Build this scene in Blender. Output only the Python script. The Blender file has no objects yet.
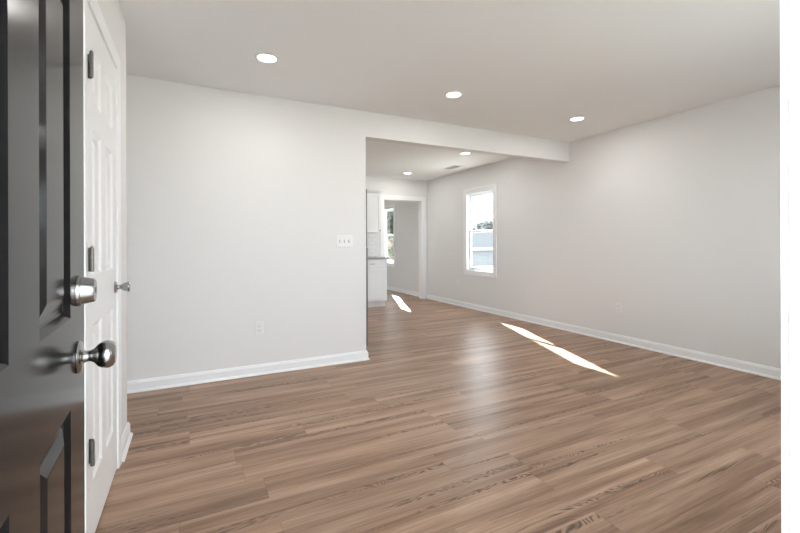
import bpy, bmesh, math, random
from mathutils import Vector, Matrix

# ------------------------------------------------------------------ camera, sky, sun, exposure
C = bpy.context.scene.collection
scn = bpy.context.scene
EYE = 1.15
CAM_F, CAM_YAW, CAM_ROLL, CAM_Y0 = 412.0, 0.4676, -0.0030, 243.74
cam = bpy.data.cameras.new('camera')
cam.sensor_width = 36.0
cam.lens = CAM_F / 800.0 * 36.0
cam.shift_y = -(266.5 - CAM_Y0) / 800.0
cam.clip_start = 0.02
co = bpy.data.objects.new('camera', cam)
C.objects.link(co)
co.matrix_world = (Matrix.Translation((0, 0, EYE)) @ Matrix.Rotation(-CAM_YAW, 4, 'Z')
                   @ Matrix.Rotation(math.pi / 2, 4, 'X') @ Matrix.Rotation(CAM_ROLL, 4, 'Z'))
scn.camera = co

SKY_STRENGTH = 8.5
SUN_STRENGTH = 75.0
LAMP_POWER = 5.0
EXPOSURE = 0.22
world = bpy.data.worlds.new('sky')
scn.world = world
world.use_nodes = True
bg = world.node_tree.nodes['Background']
bg.inputs[0].default_value = (0.87, 0.935, 1.0, 1)
bg.inputs[1].default_value = SKY_STRENGTH

sun = bpy.data.lights.new('sun', 'SUN')
sun.energy = SUN_STRENGTH
sun.angle = math.radians(0.55)
sun.color = (1.0, 0.97, 0.92)
so = bpy.data.objects.new('sun', sun)
C.objects.link(so)
so.location = (12, 26, 16)
so.rotation_euler = Vector((-0.615, -1.642, -1.0)).to_track_quat('-Z', 'Y').to_euler()

vs = scn.view_settings
vs.view_transform = 'Standard'
vs.look = 'None'
vs.gamma = 1.0
vs.use_curve_mapping = False
vs.exposure = EXPOSURE
scn.cycles.max_bounces = 12
scn.cycles.diffuse_bounces = 8
scn.cycles.transparent_max_bounces = 16
scn.cycles.sample_clamp_indirect = 6.0

# ------------------------------------------------------------------ dimensions of the rooms (metres)
H = 2.47            # ceiling
XR = 4.41           # right wall
XL = -1.15          # far left wall
XC = -0.349         # closet wall
YF = 0.255          # room face of the front wall
YC = 2.935          # end of the closet
YB, YB2 = 3.81, 3.93   # back wall
XE = 1.546          # free end of the back wall
ZB = 2.215          # underside of the beam
YK, YK2 = 7.45, 7.57   # far kitchen wall
YE = 11.2           # end of the far room
WT = 0.16           # outer walls
WR = 0.085          # right wall

# ------------------------------------------------------------------ materials
def mat(name, col, rough=0.5, metal=0.0, bump=0.0, bscale=200.0, spec=0.5, var=0.0, vscale=3.0):
    m = bpy.data.materials.new(name)
    m.use_nodes = True
    nt = m.node_tree
    b = nt.nodes['Principled BSDF']
    b.inputs['Base Color'].default_value = (*col, 1)
    b.inputs['Roughness'].default_value = rough
    b.inputs['Metallic'].default_value = metal
    b.inputs['Specular IOR Level'].default_value = spec
    tc = nt.nodes.new('ShaderNodeTexCoord')
    if bump:
        n = nt.nodes.new('ShaderNodeTexNoise')
        n.inputs['Scale'].default_value = bscale
        n.inputs['Detail'].default_value = 3
        nt.links.new(tc.outputs['Object'], n.inputs['Vector'])
        bp = nt.nodes.new('ShaderNodeBump')
        bp.inputs['Strength'].default_value = bump
        bp.inputs['Distance'].default_value = 0.002
        nt.links.new(n.outputs['Fac'], bp.inputs['Height'])
        nt.links.new(bp.outputs[0], b.inputs['Normal'])
    if var:
        n = nt.nodes.new('ShaderNodeTexNoise')
        n.inputs['Scale'].default_value = vscale
        n.inputs['Detail'].default_value = 4
        nt.links.new(tc.outputs['Object'], n.inputs['Vector'])
        mx = nt.nodes.new('ShaderNodeMix')
        mx.data_type = 'RGBA'
        mx.inputs[6].default_value = (*[c * (1 - var) for c in col], 1)
        mx.inputs[7].default_value = (*[min(1, c * (1 + var)) for c in col], 1)
        nt.links.new(n.outputs['Fac'], mx.inputs[0])
        nt.links.new(mx.outputs[2], b.inputs['Base Color'])
    return m

M = {}
M['wall'] = mat('wall_paint', (0.77, 0.77, 0.768), 0.65, bump=0.06, bscale=260, spec=0.3)
M['ceil'] = mat('ceiling_paint', (0.85, 0.86, 0.865), 0.85, bump=0.05, bscale=180, spec=0.2)
M['trim'] = mat('trim_paint', (0.86, 0.875, 0.89), 0.32, bump=0.03, bscale=90)
M['door_white'] = mat('white_door_paint', (0.84, 0.845, 0.85), 0.35, bump=0.05, bscale=120)
M['black'] = mat('black_gloss_paint', (0.009, 0.009, 0.0095), 0.15, bump=0.02, bscale=60, spec=0.5)
M['black'].node_tree.nodes['Principled BSDF'].inputs['IOR'].default_value = 1.2
M['nickel'] = mat('satin_nickel', (0.37, 0.37, 0.365), 0.22, 1.0)
M['steel'] = mat('stainless_steel', (0.42, 0.42, 0.42), 0.34, 1.0)
M['fridge'] = mat('grey_steel_finish', (0.16, 0.16, 0.165), 0.4, 0.3)
M['plastic'] = mat('white_plastic', (0.80, 0.80, 0.80), 0.35)
M['slot'] = mat('dark_slot', (0.05, 0.05, 0.05), 0.6)
M['cabinet'] = mat('cabinet_paint', (0.80, 0.81, 0.82), 0.4)
M['vinyl'] = mat('white_vinyl', (0.82, 0.85, 0.88), 0.35)
M['brushed'] = mat('brushed_metal', (0.30, 0.29, 0.28), 0.35, 1.0)
M['hinge'] = mat('worn_hinge_metal', (0.20, 0.19, 0.18), 0.4, 0.9)
M['rubber'] = mat('grey_rubber', (0.12, 0.12, 0.12), 0.7)
M['stone'] = mat('grey_stone', (0.33, 0.32, 0.31), 0.25, var=0.25, vscale=60)
M['ground'] = mat('bleached_grass', (0.325, 0.320, 0.290), 0.9, var=0.3, vscale=1.2, spec=0.0)
M['concrete'] = mat('porch_concrete', (0.50, 0.49, 0.47), 0.85, var=0.1, vscale=8, bump=0.2, bscale=40)
M['siding'] = mat('pale_siding', (0.175, 0.182, 0.192), 0.8, spec=0.1)
M['ext'] = mat('exterior_siding', (0.62, 0.62, 0.60), 0.7)
M['roof'] = mat('grey_shingles', (0.062, 0.066, 0.070), 0.9, var=0.25, vscale=14, spec=0.0)
M['bark'] = mat('bark', (0.16, 0.13, 0.10), 0.9, var=0.3, vscale=12)
M['leaf'] = mat('green_leaves', (0.035, 0.055, 0.035), 0.6, var=0.35, vscale=5)
M['leaf_pale'] = mat('grey_green_leaves', (0.10, 0.105, 0.10), 0.6, var=0.3, vscale=5)
M['dark'] = mat('dark_glazing', (0.04, 0.05, 0.06), 0.1)

def nd(nt, typ, **kw):
    n = nt.nodes.new(typ)
    for k, v in kw.items():
        setattr(n, k, v)
    return n

def math_node(nt, op, a, b=None, c=None):
    n = nt.nodes.new('ShaderNodeMath')
    n.operation = op
    for i, v in enumerate((a, b, c)):
        if v is None:
            continue
        if isinstance(v, (int, float)):
            n.inputs[i].default_value = v
        else:
            nt.links.new(v, n.inputs[i])
    return n.outputs[0]

def glass_mat():
    m = bpy.data.materials.new('window_glass')
    m.use_nodes = True
    nt = m.node_tree
    nt.nodes.clear()
    o = nt.nodes.new('ShaderNodeOutputMaterial')
    t = nt.nodes.new('ShaderNodeBsdfTransparent')
    t.inputs[0].default_value = (0.96, 0.98, 0.98, 1)
    g = nt.nodes.new('ShaderNodeBsdfGlossy')
    g.inputs['Roughness'].default_value = 0.02
    f = nt.nodes.new('ShaderNodeLayerWeight')
    f.inputs['Blend'].default_value = 0.5
    pw = math_node(nt, 'POWER', f.outputs['Facing'], 5.0)
    mx = nt.nodes.new('ShaderNodeMixShader')
    nt.links.new(math_node(nt, 'MULTIPLY_ADD', pw, 0.9, 0.04), mx.inputs[0])
    nt.links.new(t.outputs[0], mx.inputs[1])
    nt.links.new(g.outputs[0], mx.inputs[2])
    nt.links.new(mx.outputs[0], o.inputs[0])
    return m
M['glass'] = glass_mat()

def emit_mat():
    m = bpy.data.materials.new('lamp_diffuser')
    m.use_nodes = True
    b = m.node_tree.nodes['Principled BSDF']
    b.inputs['Base Color'].default_value = (0.9, 0.9, 0.9, 1)
    b.inputs['Emission Color'].default_value = (1.0, 0.975, 0.94, 1)
    b.inputs['Emission Strength'].default_value = 9.0
    return m
M['lamp'] = emit_mat()

def mix_col(nt, fac, a, b, blend='MIX'):
    n = nt.nodes.new('ShaderNodeMix')
    n.data_type = 'RGBA'
    n.blend_type = blend
    for i, v in ((0, fac), (6, a), (7, b)):
        if isinstance(v, (int, float)):
            n.inputs[i].default_value = v
        elif isinstance(v, tuple):
            n.inputs[i].default_value = (*v, 1)
        else:
            nt.links.new(v, n.inputs[i])
    return n.outputs[2]

def ramp(nt, fac, stops):
    n = nt.nodes.new('ShaderNodeValToRGB')
    cr = n.color_ramp
    while len(cr.elements) < len(stops):
        cr.elements.new(0.5)
    for e, (p, c) in zip(cr.elements, stops):
        e.position = p
        e.color = (c, c, c, 1) if isinstance(c, (int, float)) else (*c, 1)
    nt.links.new(fac, n.inputs[0])
    return n.outputs[0]

def floor_mat():
    W, L = 0.182, 1.22
    m = bpy.data.materials.new('oak_plank_floor')
    m.use_nodes = True
    nt = m.node_tree
    b = nt.nodes['Principled BSDF']
    tc = nd(nt, 'ShaderNodeTexCoord')
    sep = nd(nt, 'ShaderNodeSeparateXYZ')
    nt.links.new(tc.outputs['Object'], sep.inputs[0])
    x, y = sep.outputs[0], sep.outputs[1]
    v = math_node(nt, 'DIVIDE', math_node(nt, 'ADD', y, 0.07), W)
    row = math_node(nt, 'FLOOR', v)
    wn = nd(nt, 'ShaderNodeTexWhiteNoise', noise_dimensions='1D')
    nt.links.new(row, wn.inputs['W'])
    u = math_node(nt, 'ADD', math_node(nt, 'DIVIDE', x, L), math_node(nt, 'MULTIPLY', wn.outputs['Value'], 7.3))
    colm = math_node(nt, 'FLOOR', u)
    cmb = nd(nt, 'ShaderNodeCombineXYZ')
    nt.links.new(row, cmb.inputs[0]); nt.links.new(colm, cmb.inputs[1])
    wp = nd(nt, 'ShaderNodeTexWhiteNoise', noise_dimensions='3D')
    nt.links.new(cmb.outputs[0], wp.inputs['Vector'])
    pid = wp.outputs['Value']
    pcol = nd(nt, 'ShaderNodeSeparateColor')
    nt.links.new(wp.outputs['Color'], pcol.inputs[0])
    # per-plank texture space
    px = math_node(nt, 'ADD', x, math_node(nt, 'MULTIPLY', pid, 37.0))
    py = math_node(nt, 'ADD', y, math_node(nt, 'MULTIPLY', pcol.outputs[1], 11.0))
    pv = nd(nt, 'ShaderNodeCombineXYZ')
    nt.links.new(px, pv.inputs[0]); nt.links.new(py, pv.inputs[1])
    def noise(sx, sy, scale, detail, dist=0.0, rough=0.55):
        mp = nd(nt, 'ShaderNodeMapping')
        mp.inputs['Scale'].default_value = (sx, sy, 1)
        nt.links.new(pv.outputs[0], mp.inputs[0])
        n = nd(nt, 'ShaderNodeTexNoise')
        n.inputs['Scale'].default_value = scale
        n.inputs['Detail'].default_value = detail
        n.inputs['Roughness'].default_value = rough
        n.inputs['Distortion'].default_value = dist
        nt.links.new(mp.outputs[0], n.inputs['Vector'])
        return n.outputs['Fac']
    broad = noise(0.65, 11.0, 1.0, 6, 0.35, 0.62)           # long soft bands
    fine = noise(2.2, 110.0, 1.0, 5, 0.3, 0.7)      # fine fibre
    knot = noise(0.9, 7.5, 1.0, 3, 0.7)            # field whose contours make the cathedrals
    # contour rings of the knot field
    ring = math_node(nt, 'SINE', math_node(nt, 'MULTIPLY', knot, 260.0))
    ring = ramp(nt, math_node(nt, 'MULTIPLY_ADD', ring, 0.5, 0.5), [(0.0, 1.0), (0.55, 0.25), (1.0, 0.08)])
    # rings only along narrow heart streaks
    heart = noise(0.38, 13.0, 1.0, 2, 0.3)
    heart = ramp(nt, heart, [(0.56, 0.0), (0.61, 1.0)])
    base = ramp(nt, broad, [(0.30, (0.185, 0.102, 0.062)), (0.45, (0.330, 0.202, 0.132)),
                            (0.56, (0.435, 0.283, 0.194)), (0.72, (0.560, 0.385, 0.278))])
    tone = math_node(nt, 'MULTIPLY_ADD', pcol.outputs[2], 0.26, 0.86)
    hsv = nd(nt, 'ShaderNodeHueSaturation')
    nt.links.new(base, hsv.inputs['Color'])
    nt.links.new(tone, hsv.inputs['Value'])
    c1 = mix_col(nt, math_node(nt, 'MULTIPLY', ramp(nt, fine, [(0.30, 1.0), (0.58, 0.0)]), 0.55), hsv.outputs[0], (0.13, 0.072, 0.042))
    c2 = mix_col(nt, math_node(nt, 'MULTIPLY', math_node(nt, 'MULTIPLY', ring, heart), 0.95), c1, (0.085, 0.045, 0.028))
    # seams
    fv = math_node(nt, 'FRACT', v)
    fu = math_node(nt, 'FRACT', u)
    dv = math_node(nt, 'MULTIPLY', math_node(nt, 'MINIMUM', fv, math_node(nt, 'SUBTRACT', 1.0, fv)), W)
    du = math_node(nt, 'MULTIPLY', math_node(nt, 'MINIMUM', fu, math_node(nt, 'SUBTRACT', 1.0, fu)), L)
    d = math_node(nt, 'MINIMUM', dv, du)
    seam = ramp(nt, math_node(nt, 'MULTIPLY', d, 100.0), [(0.0, 1.0), (0.14, 0.0)])
    c3 = mix_col(nt, math_node(nt, 'MULTIPLY', seam, 0.55), c2, (0.07, 0.042, 0.028))
    nt.links.new(c3, b.inputs['Base Color'])
    b.inputs['Specular IOR Level'].default_value = 0.35
    rr = math_node(nt, 'MULTIPLY_ADD', fine, 0.16, 0.29)
    nt.links.new(rr, b.inputs['Roughness'])
    bp = nd(nt, 'ShaderNodeBump')
    bp.inputs['Strength'].default_value = 0.25
    bp.inputs['Distance'].default_value = 0.001
    hgt = math_node(nt, 'SUBTRACT', fine, seam)
    nt.links.new(hgt, bp.inputs['Height'])
    nt.links.new(bp.outputs[0], b.inputs['Normal'])
    return m
M['floor'] = floor_mat()

def tile_mat():
    m = bpy.data.materials.new('white_tile')
    m.use_nodes = True
    nt = m.node_tree
    b = nt.nodes['Principled BSDF']
    tc = nd(nt, 'ShaderNodeTexCoord')
    mp = nd(nt, 'ShaderNodeMapping')
    mp.inputs['Rotation'].default_value = (math.pi / 2, 0, 0)
    nt.links.new(tc.outputs['Object'], mp.inputs[0])
    br = nd(nt, 'ShaderNodeTexBrick')
    br.inputs['Color1'].default_value = (0.84, 0.85, 0.86, 1)
    br.inputs['Color2'].default_value = (0.80, 0.81, 0.83, 1)
    br.inputs['Mortar'].default_value = (0.58, 0.58, 0.58, 1)
    br.inputs['Scale'].default_value = 1.0
    br.inputs['Brick Width'].default_value = 0.15
    br.inputs['Row Height'].default_value = 0.075
    br.inputs['Mortar Size'].default_value = 0.002
    nt.links.new(mp.outputs[0], br.inputs['Vector'])
    nt.links.new(br.outputs[0], b.inputs['Base Color'])
    b.inputs['Roughness'].default_value = 0.15
    return m
M['tile'] = tile_mat()

def siding_lines(m, step=0.18):
    nt = m.node_tree
    b = nt.nodes['Principled BSDF']
    tc = nd(nt, 'ShaderNodeTexCoord')
    sep = nd(nt, 'ShaderNodeSeparateXYZ')
    nt.links.new(tc.outputs['Object'], sep.inputs[0])
    fr = math_node(nt, 'FRACT', math_node(nt, 'DIVIDE', sep.outputs[2], step))
    bp = nd(nt, 'ShaderNodeBump')
    bp.inputs['Distance'].default_value = 0.02
    nt.links.new(fr, bp.inputs['Height'])
    nt.links.new(bp.outputs[0], b.inputs['Normal'])
siding_lines(M['siding'])
siding_lines(M['ext'])

# ------------------------------------------------------------------ helpers
def box(bm, x0, x1, y0, y1, z0, z1):
    vs_ = [bm.verts.new(p) for p in ((x0, y0, z0), (x1, y0, z0), (x1, y1, z0), (x0, y1, z0),
                                     (x0, y0, z1), (x1, y0, z1), (x1, y1, z1), (x0, y1, z1))]
    for f in ((0, 3, 2, 1), (4, 5, 6, 7), (0, 1, 5, 4), (1, 2, 6, 5), (2, 3, 7, 6), (3, 0, 4, 7)):
        bm.faces.new([vs_[i] for i in f])

def lathe(bm, prof, seg=32, axis='Z', origin=(0, 0, 0)):
    """revolve (radius, height) points about an axis through origin; ends closed"""
    rings = []
    o = Vector(origin)
    for r, h in prof:
        ring = []
        for i in range(seg):
            a = 2 * math.pi * i / seg
            if axis == 'Z': p = Vector((r * math.cos(a), r * math.sin(a), h))
            elif axis == 'X': p = Vector((h, r * math.cos(a), r * math.sin(a)))
            else: p = Vector((r * math.sin(a), h, r * math.cos(a)))
            ring.append(bm.verts.new(o + p))
        rings.append(ring)
    for a, b in zip(rings, rings[1:]):
        for i in range(seg):
            bm.faces.new((a[i], a[(i + 1) % seg], b[(i + 1) % seg], b[i]))
    bm.faces.new(rings[0][::-1]); bm.faces.new(rings[-1])

def prism_x(bm, prof, x0, x1):
    """profile (y,z) closed polygon extruded along x"""
    a = [bm.verts.new((x0, y, z)) for y, z in prof]
    b = [bm.verts.new((x1, y, z)) for y, z in prof]
    n = len(prof)
    for i in range(n):
        bm.faces.new((a[i], a[(i + 1) % n], b[(i + 1) % n], b[i]))
    bm.faces.new(a[::-1]); bm.faces.new(b)

def obj(name, bm, m, parent=None, bevel=0.0, smooth=False, seg=2, loc=None):
    bmesh.ops.recalc_face_normals(bm, faces=bm.faces)
    me = bpy.data.meshes.new(name)
    bm.to_mesh(me)
    bm.free()
    me.materials.append(m)
    if smooth:
        me.shade_smooth() if hasattr(me, 'shade_smooth') else None
    o = bpy.data.objects.new(name, me)
    C.objects.link(o)
    if parent:
        o.parent = parent
    if loc:
        o.location = loc
    if bevel:
        bv = o.modifiers.new('bevel', 'BEVEL')
        bv.width = bevel
        bv.segments = seg
        bv.limit_method = 'ANGLE'
        bv.angle_limit = math.radians(40)
    if smooth:
        es = o.modifiers.new('edges', 'EDGE_SPLIT')
        es.split_angle = math.radians(40)
    return o

def tag(o, label=None, cat=None, group=None, kind=None):
    if label: o['label'] = label
    if cat: o['category'] = cat
    if group: o['group'] = group
    if kind: o['kind'] = kind
    return o

def empty(name, loc=(0, 0, 0), rz=0.0):
    o = bpy.data.objects.new(name, None)
    C.objects.link(o)
    o.location = loc
    o.rotation_euler = (0, 0, rz)
    o.empty_display_size = 0.1
    return o

def B(*boxes):
    bm = bmesh.new()
    for b in boxes:
        box(bm, *b)
    return bm

def struct(name, bm, m, label, cat, **kw):
    return tag(obj(name, bm, m, **kw), label, cat, kind='structure')

def wall_with_holes(u0, u1, z0, z1, holes, mk):
    """boxes of a wall spanning u0..u1 with rectangular holes (u0,u1,z0,z1); mk(u0,u1,z0,z1) -> box tuple"""
    out = []
    u = u0
    for a, b, c, d in sorted(holes):
        if a > u: out.append(mk(u, a, z0, z1))
        if c > z0: out.append(mk(a, b, z0, c))
        if d < z1: out.append(mk(a, b, d, z1))
        u = b
    if u < u1: out.append(mk(u, u1, z0, z1))
    return B(*out)

# ------------------------------------------------------------------ room shell
WZ0, WZ1 = 0.672, 2.035           # window openings
W1 = (5.335, 6.065)                # right wall, kitchen end
W2 = (9.06, 9.79)                # right wall, far room
FDX0, FDX1, FDZ = -0.232, 0.705, 2.06     # front doorway
CDY0, CDY1, CDZ = 1.858, 2.535, 2.05      # closet doorway
KDX0, KDX1, KDZ = 3.415, 4.265, 2.03       # opening in the far kitchen wall
FW = (1.75, 3.55, 0.75, 2.10)             # front window beside the front door

struct('floor', B((XL - WT, XR + WR, YF - WT + 0.02, YE + WT, -0.12, 0.0)), M['floor'],
       'brown oak plank floor running through all the rooms', 'floor')
struct('ceiling', B((XL - WT, XR + WR, YF - WT, YE + WT, H, H + 0.15)), M['ceil'],
       'flat pale grey painted ceiling with recessed lights', 'ceiling')
struct('wall_right', wall_with_holes(YF - WT, YE + WT, 0, H, [(*W1, WZ0, WZ1), (*W2, WZ0, WZ1)],
       lambda a, b, c, d: (XR, XR + WR, a, b, c, d)), M['wall'], 'long greige wall on the right with a narrow window', 'wall')
bm = bmesh.new()
outline = [(XL, 0), (XE, 0), (XE, ZB), (XR, ZB), (XR, H), (XL, H)]
fa = [bm.verts.new((x, YB, z)) for x, z in outline]
fb = [bm.verts.new((x, YB2, z)) for x, z in outline]
bm.faces.new(fa); bm.faces.new(fb[::-1])
for i in range(6):
    bm.faces.new((fa[i], fb[i], fb[(i + 1) % 6], fa[(i + 1) % 6]))
struct('wall_back', bm, M['wall'],
       'pale wall with light switch whose header beam runs on to the right wall', 'wall', bevel=0.004)
struct('wall_front', wall_with_holes(XL - WT, XR, 0, H, [(FDX0 - 0.02, FDX1 + 0.02, 0, FDZ + 0.02), FW],
       lambda a, b, c, d: (a, b, YF - WT, YF, c, d)), M['wall'], 'front wall around the entrance door', 'wall')
bm = wall_with_holes(YF, YC, 0, H, [(CDY0 - 0.02, CDY1 + 0.02, 0, CDZ + 0.02)], lambda a, b, c, d: (XC - 0.1, XC, a, b, c, d))
box(bm, XL, XC - 0.1, YC - 0.1, YC, 0, H)
struct('wall_closet', bm, M['wall'], 'short wall on the left holding the white closet door', 'wall')
struct('wall_left', wall_with_holes(YF, YE + WT, 0, H, [(5.1, 6.2, 0.95, 2.10), (8.6, 10.4, 0.75, 2.10)],
       lambda a, b, c, d: (XL - WT, XL, a, b, c, d)), M['wall'], 'outer left wall hidden behind closet and kitchen', 'wall')
struct('wall_kitchen', wall_with_holes(XL, XR, 0, H, [(KDX0 - 0.02, KDX1 + 0.02, 0, KDZ + 0.02)],
       lambda a, b, c, d: (a, b, YK, YK2, c, d)), M['wall'], 'far kitchen wall with a cased opening', 'wall')
struct('wall_end', B((XL, XR, YE, YE + WT, 0, H)), M['wall'], 'end wall of the room beyond the kitchen', 'wall')

# baseboards: profile (distance from wall, height)
BP = [(0, 0), (0.027, 0), (0.0255, 0.009), (0.018, 0.017), (0.015, 0.018), (0.0145, 0.070), (0.010, 0.078), (0.0075, 0.088), (0, 0.090)]
def baseboard(name, p0, p1, nrm, label, m0=0, m1=0):
    """p0->p1 along the wall, nrm points into the room; m0/m1 +1 outside mitre, -1 inside mitre"""
    bm = bmesh.new()
    p0, p1, nrm = Vector((*p0, 0)), Vector((*p1, 0)), Vector((*nrm, 0))
    d = (p1 - p0).normalized()
    a = [bm.verts.new(p0 + nrm * t - d * t * m0 + Vector((0, 0, z))) for t, z in BP]
    b = [bm.verts.new(p1 + nrm * t + d * t * m1 + Vector((0, 0, z))) for t, z in BP]
    n = len(BP)
    for i in range(n):
        bm.faces.new((a[i], a[(i + 1) % n], b[(i + 1) % n], b[i]))
    bm.faces.new(a[::-1]); bm.faces.new(b)
    return bm
def bb(name, segs, label):
    bm = bmesh.new()
    for s in segs:
        t = baseboard(name, *s[:3], label, *s[3:])
        me = bpy.data.meshes.new('t'); t.to_mesh(me); t.free()
        bm.from_mesh(me); bpy.data.meshes.remove(me)
    struct(name, bm, M['trim'], label, 'baseboard')
bb('baseboard_right', [((XR, YF), (XR, YK), (-1, 0), -1, 0)], 'white baseboard along the long right wall')
bb('baseboard_back', [((XL, YB), (XE, YB), (0, -1), -1, 1), ((XE, YB), (XE, YB2), (1, 0), 1, 0)],
   'white baseboard under the light switch wall')
bb('baseboard_closet', [((XC, CDY1 + 0.0725), (XC, YC), (1, 0), 0, 1), ((XC, YC), (XL, YC), (0, 1), 1, -1)],
   'short white baseboard beside the closet door')
bb('baseboard_front', [((FDX1 + 0.1, YF), (XR, YF), (0, 1), 0, -1)], 'white baseboard along the front wall')
bb('baseboard_far', [((XR, YK2 + 0.02), (XR, YE), (-1, 0), 0, -1)], 'white baseboard seen through the far doorway')

# flat casings with an eased profile round an opening, in local coords: u across, z up, w out of the wall
def casing_bm(u0, u1, z0, z1, wd, th, mk, sill=False):
    """picture-frame casing with mitred corners; mk(u, w, z) -> xyz.  z0 None = legs run to the floor"""
    bm = bmesh.new()
    prof = [(0, 0), (0, th * 0.65), (wd * 0.12, th * 0.8), (wd * 0.2, th * 0.8), (wd * 0.85, th), (wd, th * 0.92), (wd, 0)]
    legs = z0 is None
    def path(e):
        if legs: return [(u0 - e, 0), (u0 - e, z1 + e), (u1 + e, z1 + e), (u1 + e, 0)]
        return [(u0 - e, z0 - e), (u0 - e, z1 + e), (u1 + e, z1 + e), (u1 + e, z0 - e)]
    rows = [[bm.verts.new(mk(u, w, z)) for u, z in path(e)] for e, w in prof]
    n = len(prof)
    segs = [(0, 1), (1, 2), (2, 3)] + ([] if legs else [(3, 0)])
    for i, j in segs:
        for k in range(n):
            k2 = (k + 1) % n
            bm.faces.new((rows[k][i], rows[k][j], rows[k2][j], rows[k2][i]))
    if legs:
        bm.faces.new([rows[k][0] for k in range(n)]); bm.faces.new([rows[k][3] for k in range(n)][::-1])
    return bm

CW = 0.088   # casing width
def jamb_boxes(u0, u1, z1, w0, w1, t, mk):
    return B(mk(u0 - t, u0, w0, w1, 0, z1 + t), mk(u1, u1 + t, w0, w1, 0, z1 + t), mk(u0, u1, w0, w1, z1, z1 + t))

# ------------------------------------------------------------------ windows
def window(name, loc, rz, width, z0, z1, depth, label, twin=False, wt=None):
    """local frame: x across (0..width), +y outdoors, wall face at y=0"""
    r = tag(empty(name, loc, rz), label, 'window', kind='structure')
    mk = lambda u, w, z: (u, -w, z)
    wt = wt or WT
    obj('casing', casing_bm(0.004, width - 0.004, z0 + 0.004, z1 - 0.004, CW, 0.018, mk), M['trim'], r)
    # jamb liner
    obj('jamb', B((-0.0, 0.012, 0.0, wt, z0, z1), (width - 0.012, width, 0.0, wt, z0, z1),
                  (0.012, width - 0.012, 0.0, wt, z1 - 0.012, z1), (0.012, width - 0.012, 0, wt + 0.03, z0, z0 + 0.012)), M['trim'], r)
    # vinyl frame
    n = 2 if twin else 1
    w1 = (width - 0.024) / n
    for k in range(n):
        a, b = 0.012 + k * w1, 0.012 + (k + 1) * w1
        c, d = z0 + 0.012, z1 - 0.012
        y0, y1 = depth, depth + 0.055
        f = 0.014
        obj('window_frame', B((a, a + f, y0, y1, c, d), (b - f, b, y0, y1, c, d), (a + f, b - f, y0, y1, d - f, d),
                              (a + f, b - f, y0, y1, c, c + f)), M['vinyl'], r, bevel=0.002)
        zm = (c + d) / 2 + 0.01
        s = 0.026
        def sash(nm, za, zb, ya, yb):
            o = obj(nm, B((a + f, a + f + s, ya, yb, za, zb), (b - f - s, b - f, ya, yb, za, zb),
                          (a + f + s, b - f - s, ya, yb, zb - s, zb), (a + f + s, b - f - s, ya, yb, za, za + s + 0.006)),
                    M['vinyl'], r, bevel=0.003)
            ym = (ya + yb) / 2
            obj('pane', B((a + f + s, b - f - s, ym - 0.002, ym + 0.002, za + s, zb - s)), M['glass'], o)
            return o
        lo = sash('lower_sash', c + f, zm + 0.02, y0 + 0.004, y0 + 0.024)
        sash('upper_sash', zm - 0.02, d - f, y0 + 0.026, y0 + 0.046)
        bm = B(((a + b) / 2 - 0.03, (a + b) / 2 + 0.03, y0 + 0.006, y0 + 0.022, zm + 0.02, zm + 0.030))
        obj('sash_lock', bm, M['plastic'], lo, bevel=0.002)
    return r
# right wall: local x runs along -Y, outdoors is +X
RZR = -math.pi / 2
window('window_1', (XR, W1[1], 0), RZR, W1[1] - W1[0], WZ0, WZ1, 0.033, 'narrow white double hung window in the long right wall', wt=WR)
window('window_2', (XR, W2[1], 0), RZR, W2[1] - W2[0], WZ0, WZ1, 0.075, 'distant white window seen through the far kitchen doorway', wt=WR + 0.045)
window('window_3', (FW[1], YF, 0), math.pi, FW[1] - FW[0], FW[2], FW[3], 0.024, 'wide twin window in the front wall', twin=True)
window('kitchen_fill_window', (XL, 5.1, 0), math.pi / 2, 1.1, 0.95, 2.10, 0.024, 'unseen twin window added in the left wall for kitchen fill light', twin=True)  # out of view, added to let fill light into the kitchen

window('far_fill_window', (XL, 8.6, 0), math.pi / 2, 1.8, 0.75, 2.10, 0.024, 'unseen twin window added in the left wall to brighten the far room', twin=True)  # unseen opening, added to brighten the room past the far doorway

# ------------------------------------------------------------------ panelled doors
def panel_bm(u0, u1, z0, z1, t, side):
    """moulded raised panel seen from both faces; u across, z up, thickness along y centred on 0"""
    bm = bmesh.new()
    for sgn in (1, -1):
        levels = [(0, t / 2), (0.004, t / 2 - 0.002), (0.014, t / 2 - 0.009), (0.019, t / 2 - 0.010), (0.026, t / 2 - 0.009), (0.050, t / 2 - 0.002), (0.053, t / 2 - 0.0015)]
        rings = []
        for e, w in levels:
            rings.append([bm.verts.new((u, sgn * w, z)) for u, z in
                          ((u0 + e, z0 + e), (u1 - e, z0 + e), (u1 - e, z1 - e), (u0 + e, z1 - e))])
        for a, b in zip(rings, rings[1:]):
            for i in range(4):
                bm.faces.new((a[i], a[(i + 1) % 4], b[(i + 1) % 4], b[i]))
        bm.faces.new(rings[-1])
    return bm

def panel_door(root, width, height, t, cols, rows, m, z0=0.008):
    """width along local +x, thickness centred on local y=0; cols/rows = panel spans"""
    boxes = []
    us = [0] + [v for c in cols for v in c] + [width]
    for i in range(0, len(us), 2):
        boxes.append((us[i], us[i + 1], -t / 2, t / 2, z0, height))
    zs = [z0] + [v for c in rows for v in c] + [height]
    for c in cols:
        for i in range(0, len(zs), 2):
            boxes.append((c[0], c[1], -t / 2, t / 2, zs[i], zs[i + 1]))
    leaf = obj('door_leaf', B(*boxes), m, root)
    for c in cols:
        for r_ in rows:
            obj('panel', panel_bm(c[0], c[1], r_[0], r_[1], t, 1), m, root)
    return leaf

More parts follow.
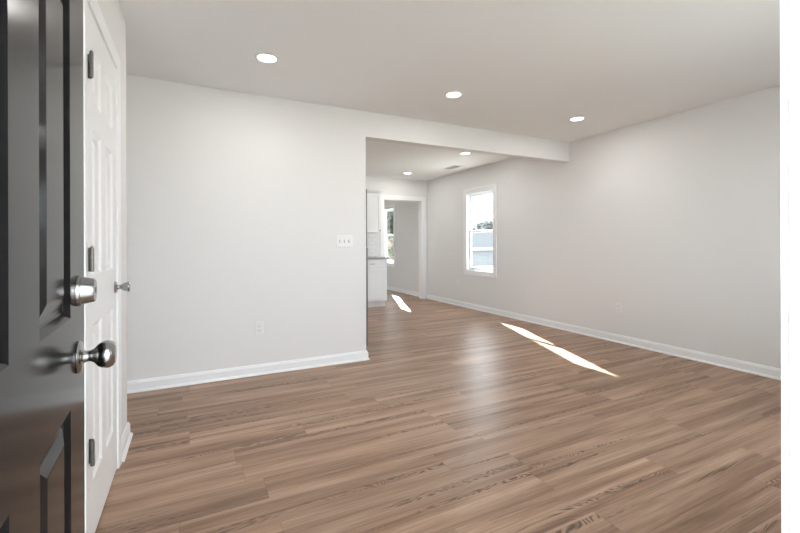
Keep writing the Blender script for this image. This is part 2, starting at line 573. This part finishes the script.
KNOB = [(0.0, 0.0), (0.034, 0.0), (0.0345, 0.003), (0.032, 0.0065), (0.024, 0.009), (0.0145, 0.011), (0.0120, 0.015), (0.0118, 0.022),
        (0.0132, 0.026), (0.0150, 0.029), (0.0185, 0.032), (0.0245, 0.037), (0.0285, 0.043), (0.0305, 0.050), (0.0300, 0.057),
        (0.0265, 0.064), (0.0190, 0.0685), (0.0170, 0.0680), (0.0, 0.0690)]
def knob_bm(sgn, prof=KNOB, k=1.0):
    bm = bmesh.new()
    lathe(bm, [(max(r, 0.0004) * k, sgn * h * k) for r, h in prof], 40, 'Y')
    return bm

def hinge(root, x, y, z, m, h=0.09):
    """butt hinge: knuckle on the pin line plus leaf"""
    bm = bmesh.new()
    for i in range(5):
        a = z - h / 2 + i * h / 5
        lathe(bm, [(0.0065, a + 0.0006), (0.0065, a + h / 5 - 0.0006)], 14, 'Z', (x, y, 0))
    lathe(bm, [(0.004, z + h / 2), (0.0055, z + h / 2 + 0.002), (0.003, z + h / 2 + 0.006)], 12, 'Z', (x, y, 0))
    o = obj('hinge', bm, m, root, smooth=True)
    return o

# front door: black, open into the room.  hinge pin near the left jamb, leaf runs to +Y
DD = 0.172            # distance of the visible face from the camera axis
ang = 0.045
DY0, DY1 = YF + 0.002, 1.193
DT = 0.044
# local x -> world (-ang,1); local -y faces the camera side (+X)
fd = tag(empty('door_1', (-DD - ang * DY0 - DT / 2, DY0, 0), math.pi / 2 + ang),
         'black glossy panelled front door standing open at the left edge', 'door', kind='structure')
dw = DY1 - DY0
e = lambda y: y - DY0
panel_door(fd, dw, 2.045, DT, [(e(0.441), e(0.671)), (e(0.811), e(1.0405))], [(0.24, 0.818), (1.001, 1.655), (1.765, 1.93)], M['black'])
kb = obj('door_knob', knob_bm(-1, k=1.0), M['nickel'], fd, smooth=True, loc=(e(1.113), -DT / 2, 0.906))
obj('keyway', B((-0.0012, 0.0012, -0.0685, -0.0675, -0.006, 0.006)), M['slot'], kb)
obj('door_knob', knob_bm(1), M['nickel'], fd, smooth=True, loc=(e(1.113), DT / 2, 0.906))
DB = [(0.0, 0.0), (0.0330, 0.0), (0.0335, 0.004), (0.0315, 0.008), (0.0300, 0.0085), (0.0295, 0.011), (0.0255, 0.030), (0.0245, 0.0315), (0.0225, 0.032), (0.0, 0.0315)]
db = obj('deadbolt', knob_bm(-1, DB), M['nickel'], fd, smooth=True, loc=(e(1.113), -DT / 2, 1.050))
obj('keyway', B((-0.0012, 0.0012, -0.0330, -0.0318, -0.006, 0.006)), M['slot'], db)
DBI = [(0.0, 0.0), (0.0320, 0.0), (0.0320, 0.006), (0.012, 0.010), (0.010, 0.012), (0.0, 0.012)]
obj('deadbolt', knob_bm(1, DBI), M['nickel'], fd, smooth=True, loc=(e(1.113), DT / 2, 1.050))
obj('latch_plate', B((dw, dw + 0.0015, -0.012, 0.012, 0.878, 0.934)), M['nickel'], fd)
for z in (0.22, 1.03, 1.84):
    hinge(fd, -0.006, DT / 2 + 0.006, z, M['brushed'])

# front door frame: jamb, stop, casing on the room side
fr = tag(empty('trim_1', (0, 0, 0)), 'white frame of the front doorway at the right edge', 'door frame', kind='structure')
mkf = lambda u0, u1, w0, w1, z0, z1: (u0, u1, w0, w1, z0, z1)
obj('jamb', jamb_boxes(FDX0, FDX1, FDZ, YF - WT, YF, 0.02, mkf), M['trim'], fr, bevel=0.0015)
obj('door_stop', B((FDX0, FDX0 + 0.012, YF - WT + 0.01, YF - DT - 0.006, 0, FDZ), (FDX1 - 0.012, FDX1, YF - WT + 0.01, YF - DT - 0.006, 0, FDZ),
                   (FDX0 + 0.012, FDX1 - 0.012, YF - WT + 0.01, YF - DT - 0.006, FDZ - 0.012, FDZ)), M['trim'], fr)
obj('casing', casing_bm(FDX0 - 0.006, FDX1 + 0.006, None, FDZ + 0.006, CW, 0.016, lambda u, w, z: (u, YF + w, z)), M['trim'], fr)
for z, h in ((0.935, 0.058), (1.075, 0.058)):
    obj('strike_plate', B((FDX1 - 0.0015, FDX1, YF - 0.036, YF - 0.001, z - h / 2, z + h / 2)), M['trim'], fr)
obj('threshold', B((FDX0, FDX1, YF - WT - 0.02, YF - 0.01, 0, 0.012)), M['steel'], fr, bevel=0.003)

# closet door: white six panel, closed.  local x along +Y, local -y faces the room
cd = tag(empty('door_2', (XC + 0.004 - 0.0175, CDY0 + 0.003, 0), math.pi / 2),
         'white six panel closet door with nickel knob, closed', 'door', kind='structure')
cw = CDY1 - CDY0 - 0.006
st, mu = 0.105, 0.10
pw = (cw - 2 * st - mu) / 2
panel_door(cd, cw, CDZ - 0.004, 0.035, [(st, st + pw), (st + pw + mu, cw - st)], [(0.235, 0.84), (1.03, 1.60), (1.71, 1.925)], M['door_white'], z0=0.012)
TULIP = [(0.0, 0.0), (0.029, 0.0), (0.030, 0.004), (0.026, 0.008), (0.013, 0.011), (0.010, 0.018), (0.011, 0.024), (0.0165, 0.032), (0.0215, 0.042), (0.0245, 0.054), (0.0250, 0.060), (0.0235, 0.063), (0.0, 0.064)]
obj('door_knob', knob_bm(-1, TULIP), M['nickel'], cd, smooth=True, loc=(cw - 0.050, -0.0175, 0.937))
for z in (0.390, 1.095, 1.806):
    hg = hinge(cd, -0.019, -0.0175 - 0.0205, z, M['hinge'], 0.088)
    obj('hinge_leaf', B((-0.019, 0.010, -0.0385, -0.0345, z - 0.041, z + 0.041), (0.004, 0.010, -0.0345, -0.0170, z - 0.044, z + 0.044)), M['hinge'], hg)
cf = tag(empty('trim_2', (0, 0, 0)), 'white casing round the closet door', 'door casing', kind='structure')
obj('jamb', B((XC - 0.1, XC, CDY0 - 0.02, CDY0, 0, CDZ + 0.02), (XC - 0.1, XC, CDY1, CDY1 + 0.02, 0, CDZ + 0.02), (XC - 0.1, XC, CDY0, CDY1, CDZ, CDZ + 0.02)), M['trim'], cf)
obj('casing', casing_bm(CDY0 - 0.004, CDY1 + 0.004, None, CDZ + 0.004, 0.068, 0.016, lambda u, w, z: (XC + w, u, z)), M['trim'], cf)
obj('door_stop', B((XC - 0.075, XC - 0.048, CDY0, CDY0 + 0.01, 0, CDZ), (XC - 0.075, XC - 0.048, CDY1 - 0.01, CDY1, 0, CDZ), (XC - 0.075, XC - 0.048, CDY0, CDY1, CDZ - 0.01, CDZ)), M['trim'], cf)

# cased opening at the far end of the kitchen
kf = tag(empty('trim_3', (0, 0, 0)), 'white cased doorway at the far end of the kitchen', 'door casing', kind='structure')
obj('jamb', jamb_boxes(KDX0, KDX1, KDZ, YK, YK2, 0.02, mkf), M['trim'], kf)
obj('casing', casing_bm(KDX0 - 0.005, KDX1 + 0.005, None, KDZ + 0.005, CW, 0.018, lambda u, w, z: (u, YK - w, z)), M['trim'], kf)

# ------------------------------------------------------------------ ceiling lights
def copy_tree(o, parent=None):
    c = o.copy(); C.objects.link(c)
    if parent: c.parent = parent
    for ch in list(o.children):
        copy_tree(ch, c)
    return c
def make_light():
    r = empty('recessed_light', (0, 0, H))
    bm = bmesh.new()
    prof = [(0.062, -0.001), (0.064, -0.006), (0.080, -0.004), (0.084, -0.001), (0.084, 0.0), (0.062, 0.0)]
    seg = 48
    rings = [[bm.verts.new((a * math.cos(2 * math.pi * i / seg), a * math.sin(2 * math.pi * i / seg), h)) for i in range(seg)] for a, h in prof]
    for k in range(len(prof)):
        p, q = rings[k], rings[(k + 1) % len(prof)]
        for i in range(seg):
            bm.faces.new((p[i], p[(i + 1) % seg], q[(i + 1) % seg], q[i]))
    obj('trim_ring', bm, M['plastic'], r, smooth=True)
    bm = bmesh.new()
    lathe(bm, [(0.0625, -0.0005), (0.0625, -0.003), (0.03, -0.0045), (0.0005, -0.005)], 40, 'Z')
    obj('diffuser', bm, M['lamp'], r, smooth=True)
    l = bpy.data.lights.new('lamp', 'AREA')
    l.shape = 'DISK'; l.size = 0.12; l.energy = LAMP_POWER; l.color = (1.0, 0.97, 0.93)
    lo = bpy.data.objects.new('lamp', l)
    C.objects.link(lo); lo.parent = r; lo.location = (0, 0, -0.012)
    return r
lproto = make_light()
spots = [((0.477, 3.03), 'round recessed ceiling light nearest the closet door', 'row of recessed lights before the beam'),
         ((2.071, 3.04), 'round recessed ceiling light in the middle of the three before the beam', 'row of recessed lights before the beam'),
         ((3.645, 3.05), 'round recessed ceiling light nearest the long right wall', 'row of recessed lights before the beam'),
         ((3.575, 4.95), 'recessed kitchen ceiling light just behind the beam', 'recessed lights in the kitchen ceiling'),
         ((3.602, 6.81), 'recessed kitchen ceiling light close to the far doorway', 'recessed lights in the kitchen ceiling')]
for i, (p, lab, grp) in enumerate(spots):
    o = lproto if i == 0 else copy_tree(lproto)
    o.location = (p[0], p[1], H)
    tag(o, lab, 'ceiling light', grp)

# ceiling air vent
r = tag(empty('ceiling_vent', (4.03, 5.93, H)), 'white slatted air vent in the kitchen ceiling near the right wall', 'vent')
obj('frame', B((-0.08, 0.08, -0.165, -0.145, -0.008, 0), (-0.08, 0.08, 0.145, 0.165, -0.008, 0), (-0.08, -0.06, -0.145, 0.145, -0.008, 0), (0.06, 0.08, -0.145, 0.145, -0.008, 0)), M['plastic'], r, bevel=0.002)
obj('backing', B((-0.06, 0.06, -0.145, 0.145, -0.0015, 0)), M['plastic'], r)
bm = bmesh.new()
for i in range(7):
    x = -0.052 + i * 0.0173
    v = [bm.verts.new(p) for p in ((x - 0.007, -0.145, -0.010), (x - 0.006, -0.145, -0.010), (x + 0.006, -0.145, -0.002), (x + 0.005, -0.145, -0.002),
                                   (x - 0.007, 0.145, -0.010), (x - 0.006, 0.145, -0.010), (x + 0.006, 0.145, -0.002), (x + 0.005, 0.145, -0.002))]
    for f in ((0, 1, 2, 3), (7, 6, 5, 4), (0, 4, 5, 1), (1, 5, 6, 2), (2, 6, 7, 3), (3, 7, 4, 0)):
        bm.faces.new([v[k] for k in f])
obj('slats', bm, M['plastic'], r)

# ------------------------------------------------------------------ outlets and switches (local: x across, -y out of wall)
def outlet(loc, rz, label):
    r = tag(empty('wall_outlet', loc, rz), label, 'outlet')
    obj('cover_plate', B((-0.035, 0.035, -0.006, 0, -0.057, 0.057)), M['plastic'], r, bevel=0.003)
    for z in (-0.02, 0.02):
        s = obj('socket', B((-0.017, 0.017, -0.0085, -0.006, z - 0.014, z + 0.014)), M['plastic'], r, bevel=0.002)
        obj('slots', B((-0.0085, -0.006, -0.0090, -0.0085, z - 0.002, z + 0.007), (0.006, 0.0085, -0.0090, -0.0085, z - 0.002, z + 0.007),
                       (-0.002, 0.002, -0.0090, -0.0085, z - 0.010, z - 0.006)), M['slot'], s)
    return r
def switch(loc, rz, n, label):
    r = tag(empty('light_switch', loc, rz), label, 'light switch')
    w = 0.0235 * 2 + (n - 1) * 0.046 + 0.023
    obj('cover_plate', B((-w / 2, w / 2, -0.006, 0, -0.057, 0.057)), M['plastic'], r, bevel=0.003)
    for i in range(n):
        x = (i - (n - 1) / 2) * 0.046
        obj('slot_frame', B((x - 0.0055, x + 0.0055, -0.0068, -0.006, -0.0125, 0.0125)), M['slot'], r)
        bm = bmesh.new()
        v = [bm.verts.new(p) for p in ((x - 0.004, -0.006, -0.009), (x + 0.004, -0.006, -0.009), (x + 0.004, -0.006, 0.006), (x - 0.004, -0.006, 0.006),
                                       (x - 0.004, -0.013, 0.001), (x + 0.004, -0.013, 0.001), (x + 0.004, -0.014, 0.009), (x - 0.004, -0.014, 0.009))]
        for f in ((0, 3, 2, 1), (4, 5, 6, 7), (0, 1, 5, 4), (1, 2, 6, 5), (2, 3, 7, 6), (3, 0, 4, 7)):
            bm.faces.new([v[k] for k in f])
        obj('toggle', bm, M['plastic'], r)
    return r
switch((1.318, YB, 1.176), 0, 3, 'white three gang light switch on the back wall beside the kitchen opening')
outlet((0.530, YB, 0.409), 0, 'white outlet low on the back wall left of the switch')
outlet((XR, 4.56, 0.391), RZR, 'white outlet on the right wall below and beside the window')
outlet((XR, 3.114, 0.399), RZR, 'white outlet on the right wall nearest the camera')
outlet((XR, 6.36, 0.417), RZR, 'white outlet on the right wall close to the far doorway')
switch((XR, 7.80, 1.15), RZR, 1, 'white light switch seen through the far doorway')

# ------------------------------------------------------------------ kitchen
def shaker(x0, x1, z0, z1, yf, t=0.019, s=0.057):
    """shaker front facing -y with front face at yf"""
    return B((x0, x0 + s, yf, yf + t, z0, z1), (x1 - s, x1, yf, yf + t, z0, z1), (x0 + s, x1 - s, yf, yf + t, z1 - s, z1),
             (x0 + s, x1 - s, yf, yf + t, z0, z0 + s), (x0 + s, x1 - s, yf + 0.008, yf + t, z0 + s, z1 - s))
def small_knob():
    bm = bmesh.new()
    lathe(bm, [(0.006, 0), (0.005, -0.012), (0.014, -0.016), (0.016, -0.024), (0.012, -0.028), (0.0005, -0.029)], 20, 'Y')
    return bm
BX0, BX1, BY = 2.585, 3.19, 6.84
r = tag(empty('base_cabinet', (BX0, BY, 0)), 'white shaker base cabinet with one drawer beside the far doorway', 'cabinet')
w = BX1 - BX0
obj('body', B((0, w, 0.02, YK - BY - 0.002, 0.10, 0.872)), M['cabinet'], r)
obj('toe_kick', B((0.0, w, 0.085, 0.10, 0, 0.10), (w - 0.018, w, 0.10, YK - BY - 0.002, 0, 0.10), (0, 0.018, 0.10, YK - BY - 0.002, 0, 0.10)), M['cabinet'], r)
d = obj('door', shaker(0.006, w - 0.006, 0.125, 0.69, 0), M['cabinet'], r, bevel=0.0015)
obj('knob', small_knob(), M['brushed'], d, smooth=True, loc=(0.045, 0, 0.64))
d = obj('drawer', shaker(0.006, w - 0.006, 0.715, 0.855, 0, s=0.035), M['cabinet'], r, bevel=0.0015)
obj('drawer_pull', B((w / 2 - 0.05, w / 2 + 0.05, -0.030, -0.020, -0.005 + 0.787, 0.005 + 0.787), (w / 2 - 0.04, w / 2 - 0.032, -0.020, 0, 0.783, 0.791),
                     (w / 2 + 0.032, w / 2 + 0.04, -0.020, 0, 0.783, 0.791)), M['brushed'], d, bevel=0.002)
tag(obj('countertop', B((BX0 - 0.01, BX1 + 0.028, BY - 0.025, YK, 0.872, 0.905)), M['stone'], bevel=0.004),
    'grey stone countertop on the white base cabinet', 'countertop')
UX0, UX1, UY = 2.62, 3.215, 7.14
r = tag(empty('wall_cabinet', (UX0, UY, 0)), 'white shaker upper cabinet hung above the grey countertop', 'cabinet')
w = UX1 - UX0
obj('body', B((0, w, 0.02, YK - UY, 1.36, 2.12)), M['cabinet'], r)
d = obj('door', shaker(0.004, w - 0.004, 1.364, 2.10, 0), M['cabinet'], r, bevel=0.0015)
obj('knob', small_knob(), M['brushed'], d, smooth=True, loc=(w - 0.04, 0, 1.40))
bm = bmesh.new()
prism_x(bm, [(0.02, 2.105), (-0.005, 2.115), (-0.03, 2.155), (-0.03, 2.165), (YK - UY, 2.165), (YK - UY, 2.105)], -0.02, w + 0.02)
obj('crown_moulding', bm, M['cabinet'], r)
struct('trim_4', B((BX0 - 0.01, BX1 + 0.04, YK - 0.008, YK, 0.905, 1.36)), M['tile'], 'white tile backsplash between countertop and upper cabinet', 'backsplash')

# refrigerator behind the end of the back wall, facing the right wall
FX, FY0, FY1 = 1.630, 3.965, 4.70
r = tag(empty('refrigerator', (FX, (FY0 + FY1) / 2, 0)), 'grey steel refrigerator edge just behind the end of the back wall', 'refrigerator')
hw = (FY1 - FY0) / 2
obj('body', B((-0.74, -0.065, -hw, hw, 0.05, 1.72)), M['fridge'], r, bevel=0.004)
obj('fridge_door', B((-0.06, 0.0, -hw, hw, 0.09, 1.115)), M['fridge'], r, bevel=0.006)
obj('freezer_door', B((-0.06, -0.006, -hw, hw, 1.118, 1.72)), M['fridge'], r, bevel=0.006)
obj('base_grille', B((-0.07, -0.02, -hw, hw, 0.012, 0.085)), M['slot'], r)
for y in (-hw + 0.05, hw - 0.05):
    for x in (-0.06, -0.68):
        bm = bmesh.new(); lathe(bm, [(0.018, 0), (0.018, 0.05)], 16, 'Z', (x, y, 0))
        obj('foot', bm, M['slot'], r)
for z0_, z1_ in ((0.60, 1.08), (1.16, 1.42)):
    bm = B((0.028, 0.045, hw - 0.06, hw - 0.035, z0_, z1_), (0.0, 0.03, hw - 0.056, hw - 0.039, z0_ + 0.02, z0_ + 0.05), (0.0, 0.03, hw - 0.056, hw - 0.039, z1_ - 0.05, z1_ - 0.02))
    obj('handle', bm, M['fridge'], r, bevel=0.004)

# ------------------------------------------------------------------ outdoors
GZ = -0.45
def ground_bm():
    # ring of ground around the house so it never fills the rooms
    return B((-60, 80, -60, 120, GZ - 0.3, GZ))
tag(obj('ground', ground_bm(), M['ground']), 'pale grassy ground outside the windows', 'ground', kind='structure')
struct('foundation', B((XL - WT, XR + WR, YF - WT, YE + WT, GZ, -0.12)), M['concrete'], 'concrete foundation under the house', 'foundation')
tag(obj('porch_slab', B((-2.9, 3.5, -3.5, YF - WT, GZ, -0.02)), M['concrete'], bevel=0.01), 'concrete porch slab outside the front door', 'porch', kind='structure')

pr = tag(empty('shade_roof', (0.2, -1.6, 2.75)), 'unseen flat white roof added to shade the front doorway', 'added shade roof', kind='structure')  # unseen roof, added to keep sky light off the jamb and front door
obj('roof_slab', B((-3.0, 3.2, -1.8, 1.6 + YF - WT - 0.001, 0, 0.18)), M['trim'], pr)
for x in (-2.9, 3.1):
    obj('post', B((x - 0.05, x + 0.05, -1.75, -1.65, -2.77, 0)), M['trim'], pr, bevel=0.005)

def house(name, x0, x1, y0, y1, zt, ridge, m, label):
    r = tag(empty(name, ((x0 + x1) / 2, (y0 + y1) / 2, GZ)), label, 'building')
    w2, d2 = (x1 - x0) / 2, (y1 - y0) / 2
    obj('wall', B((-w2, w2, -d2, d2, 0, zt - GZ)), m, r)
    bm = bmesh.new()
    prism_x(bm, [(-d2 - 0.4, zt - GZ - 0.1), (0, ridge - GZ), (d2 + 0.4, zt - GZ - 0.1), (d2 + 0.4, zt - GZ - 0.25), (-d2 - 0.4, zt - GZ - 0.25)], -w2 - 0.3, w2 + 0.3)
    obj('roof', bm, M['roof'], r)
    obj('fascia', B((-w2 - 0.32, w2 + 0.32, -d2 - 0.44, -d2 - 0.40, zt - GZ - 0.26, zt - GZ - 0.12), ), M['trim'], r)
    return r
house('outbuilding', 17.5, 27.0, 24.0, 29.0, 0.95, 2.05, M['siding'], 'pale blue grey outbuilding seen through the narrow window')

def tree(x, y, h, cr, seed, leafm, label, kindname='leafy_tree', n=1500, ls=(0.06, 0.13), tr=0.30):
    rnd = random.Random(seed)
    r = tag(empty(kindname, (x, y, GZ)), label, 'tree')
    bm = bmesh.new()
    def limb(p, q, r0, r1, seg=7):
        dd = (q - p).normalized()
        s = dd.orthogonal().normalized(); t = dd.cross(s)
        A = [bm.verts.new(p + (s * math.cos(a) + t * math.sin(a)) * r0) for a in [2 * math.pi * i / seg for i in range(seg)]]
        Bq = [bm.verts.new(q + (s * math.cos(a) + t * math.sin(a)) * r1) for a in [2 * math.pi * i / seg for i in range(seg)]]
        for i in range(seg):
            bm.faces.new((A[i], A[(i + 1) % seg], Bq[(i + 1) % seg], Bq[i]))
    tips = []
    def grow(p, d, ln, rad, lvl):
        q = p + d * ln
        limb(p, q, rad, rad * 0.7)
        if lvl == 0:
            tips.append(q); return
        tips.append(q)
        for _ in range(3 if lvl > 1 else 3):
            nd_ = (d + Vector((rnd.uniform(-1, 1), rnd.uniform(-1, 1), rnd.uniform(-0.2, 0.7))) * 0.8).normalized()
            grow(q, nd_, ln * rnd.uniform(0.55, 0.8), rad * 0.62, lvl - 1)
    grow(Vector((0, 0, 0)), Vector((0.03, 0.02, 1)).normalized(), h * tr, h * 0.035, 4)
    mx = max(t.z for t in tips)
    k = h / mx
    bmesh.ops.scale(bm, vec=(k * cr, k * cr, k), verts=bm.verts)
    obj('trunk', bm, M['bark'], r)
    bm = bmesh.new()
    for _ in range(n):
        t = rnd.choice(tips[1:])
        c = Vector((t.x * k * cr, t.y * k * cr, t.z * k)) + Vector([rnd.gauss(0, 0.22) for _ in range(3)])
        u = Vector([rnd.gauss(0, 1) for _ in range(3)]).normalized()
        v = u.orthogonal().normalized()
        s = rnd.uniform(*ls)
        a = [bm.verts.new(c + u * s), bm.verts.new(c + v * s * 0.5), bm.verts.new(c - u * s), bm.verts.new(c - v * s * 0.5)]
        bm.faces.new(a)
    f = obj('foliage', bm, leafm, r)
    return r
tree(7.7, 16.2, 3.3, 1.0, 3, M['leaf'], 'leafy green tree nearest outside the distant window', n=5000, ls=(0.07, 0.15), tr=0.14)
tree(11.0, 22.5, 4.4, 1.0, 5, M['leaf'], 'green tree behind the first one, seen through the distant window', n=5000, ls=(0.08, 0.18), tr=0.14)
tree(7.25, 12.9, 1.55, 1.3, 21, M['leaf'], 'low green bush outside the distant window', kindname='leafy_bush', n=4000, ls=(0.05, 0.11), tr=0.05)
tree(10.2, 19.0, 1.7, 1.5, 23, M['leaf'], 'green bush behind the tree outside the distant window', kindname='leafy_bush', n=4000, ls=(0.06, 0.13), tr=0.05)
for i, (x, y, h, lab) in enumerate([(26.6, 35.2, 3.2, 'pale far tree at the left of the narrow window view'),
                               (32.0, 41.0, 3.9, 'pale far tree farthest back in the narrow window view'),
                               (29.9, 36.6, 3.9, 'taller pale far tree at the right of the narrow window view')]):
    tree(x, y, h, 1.0, 11 + i, M['leaf_pale'], lab, n=5000, ls=(0.10, 0.24), tr=0.2)
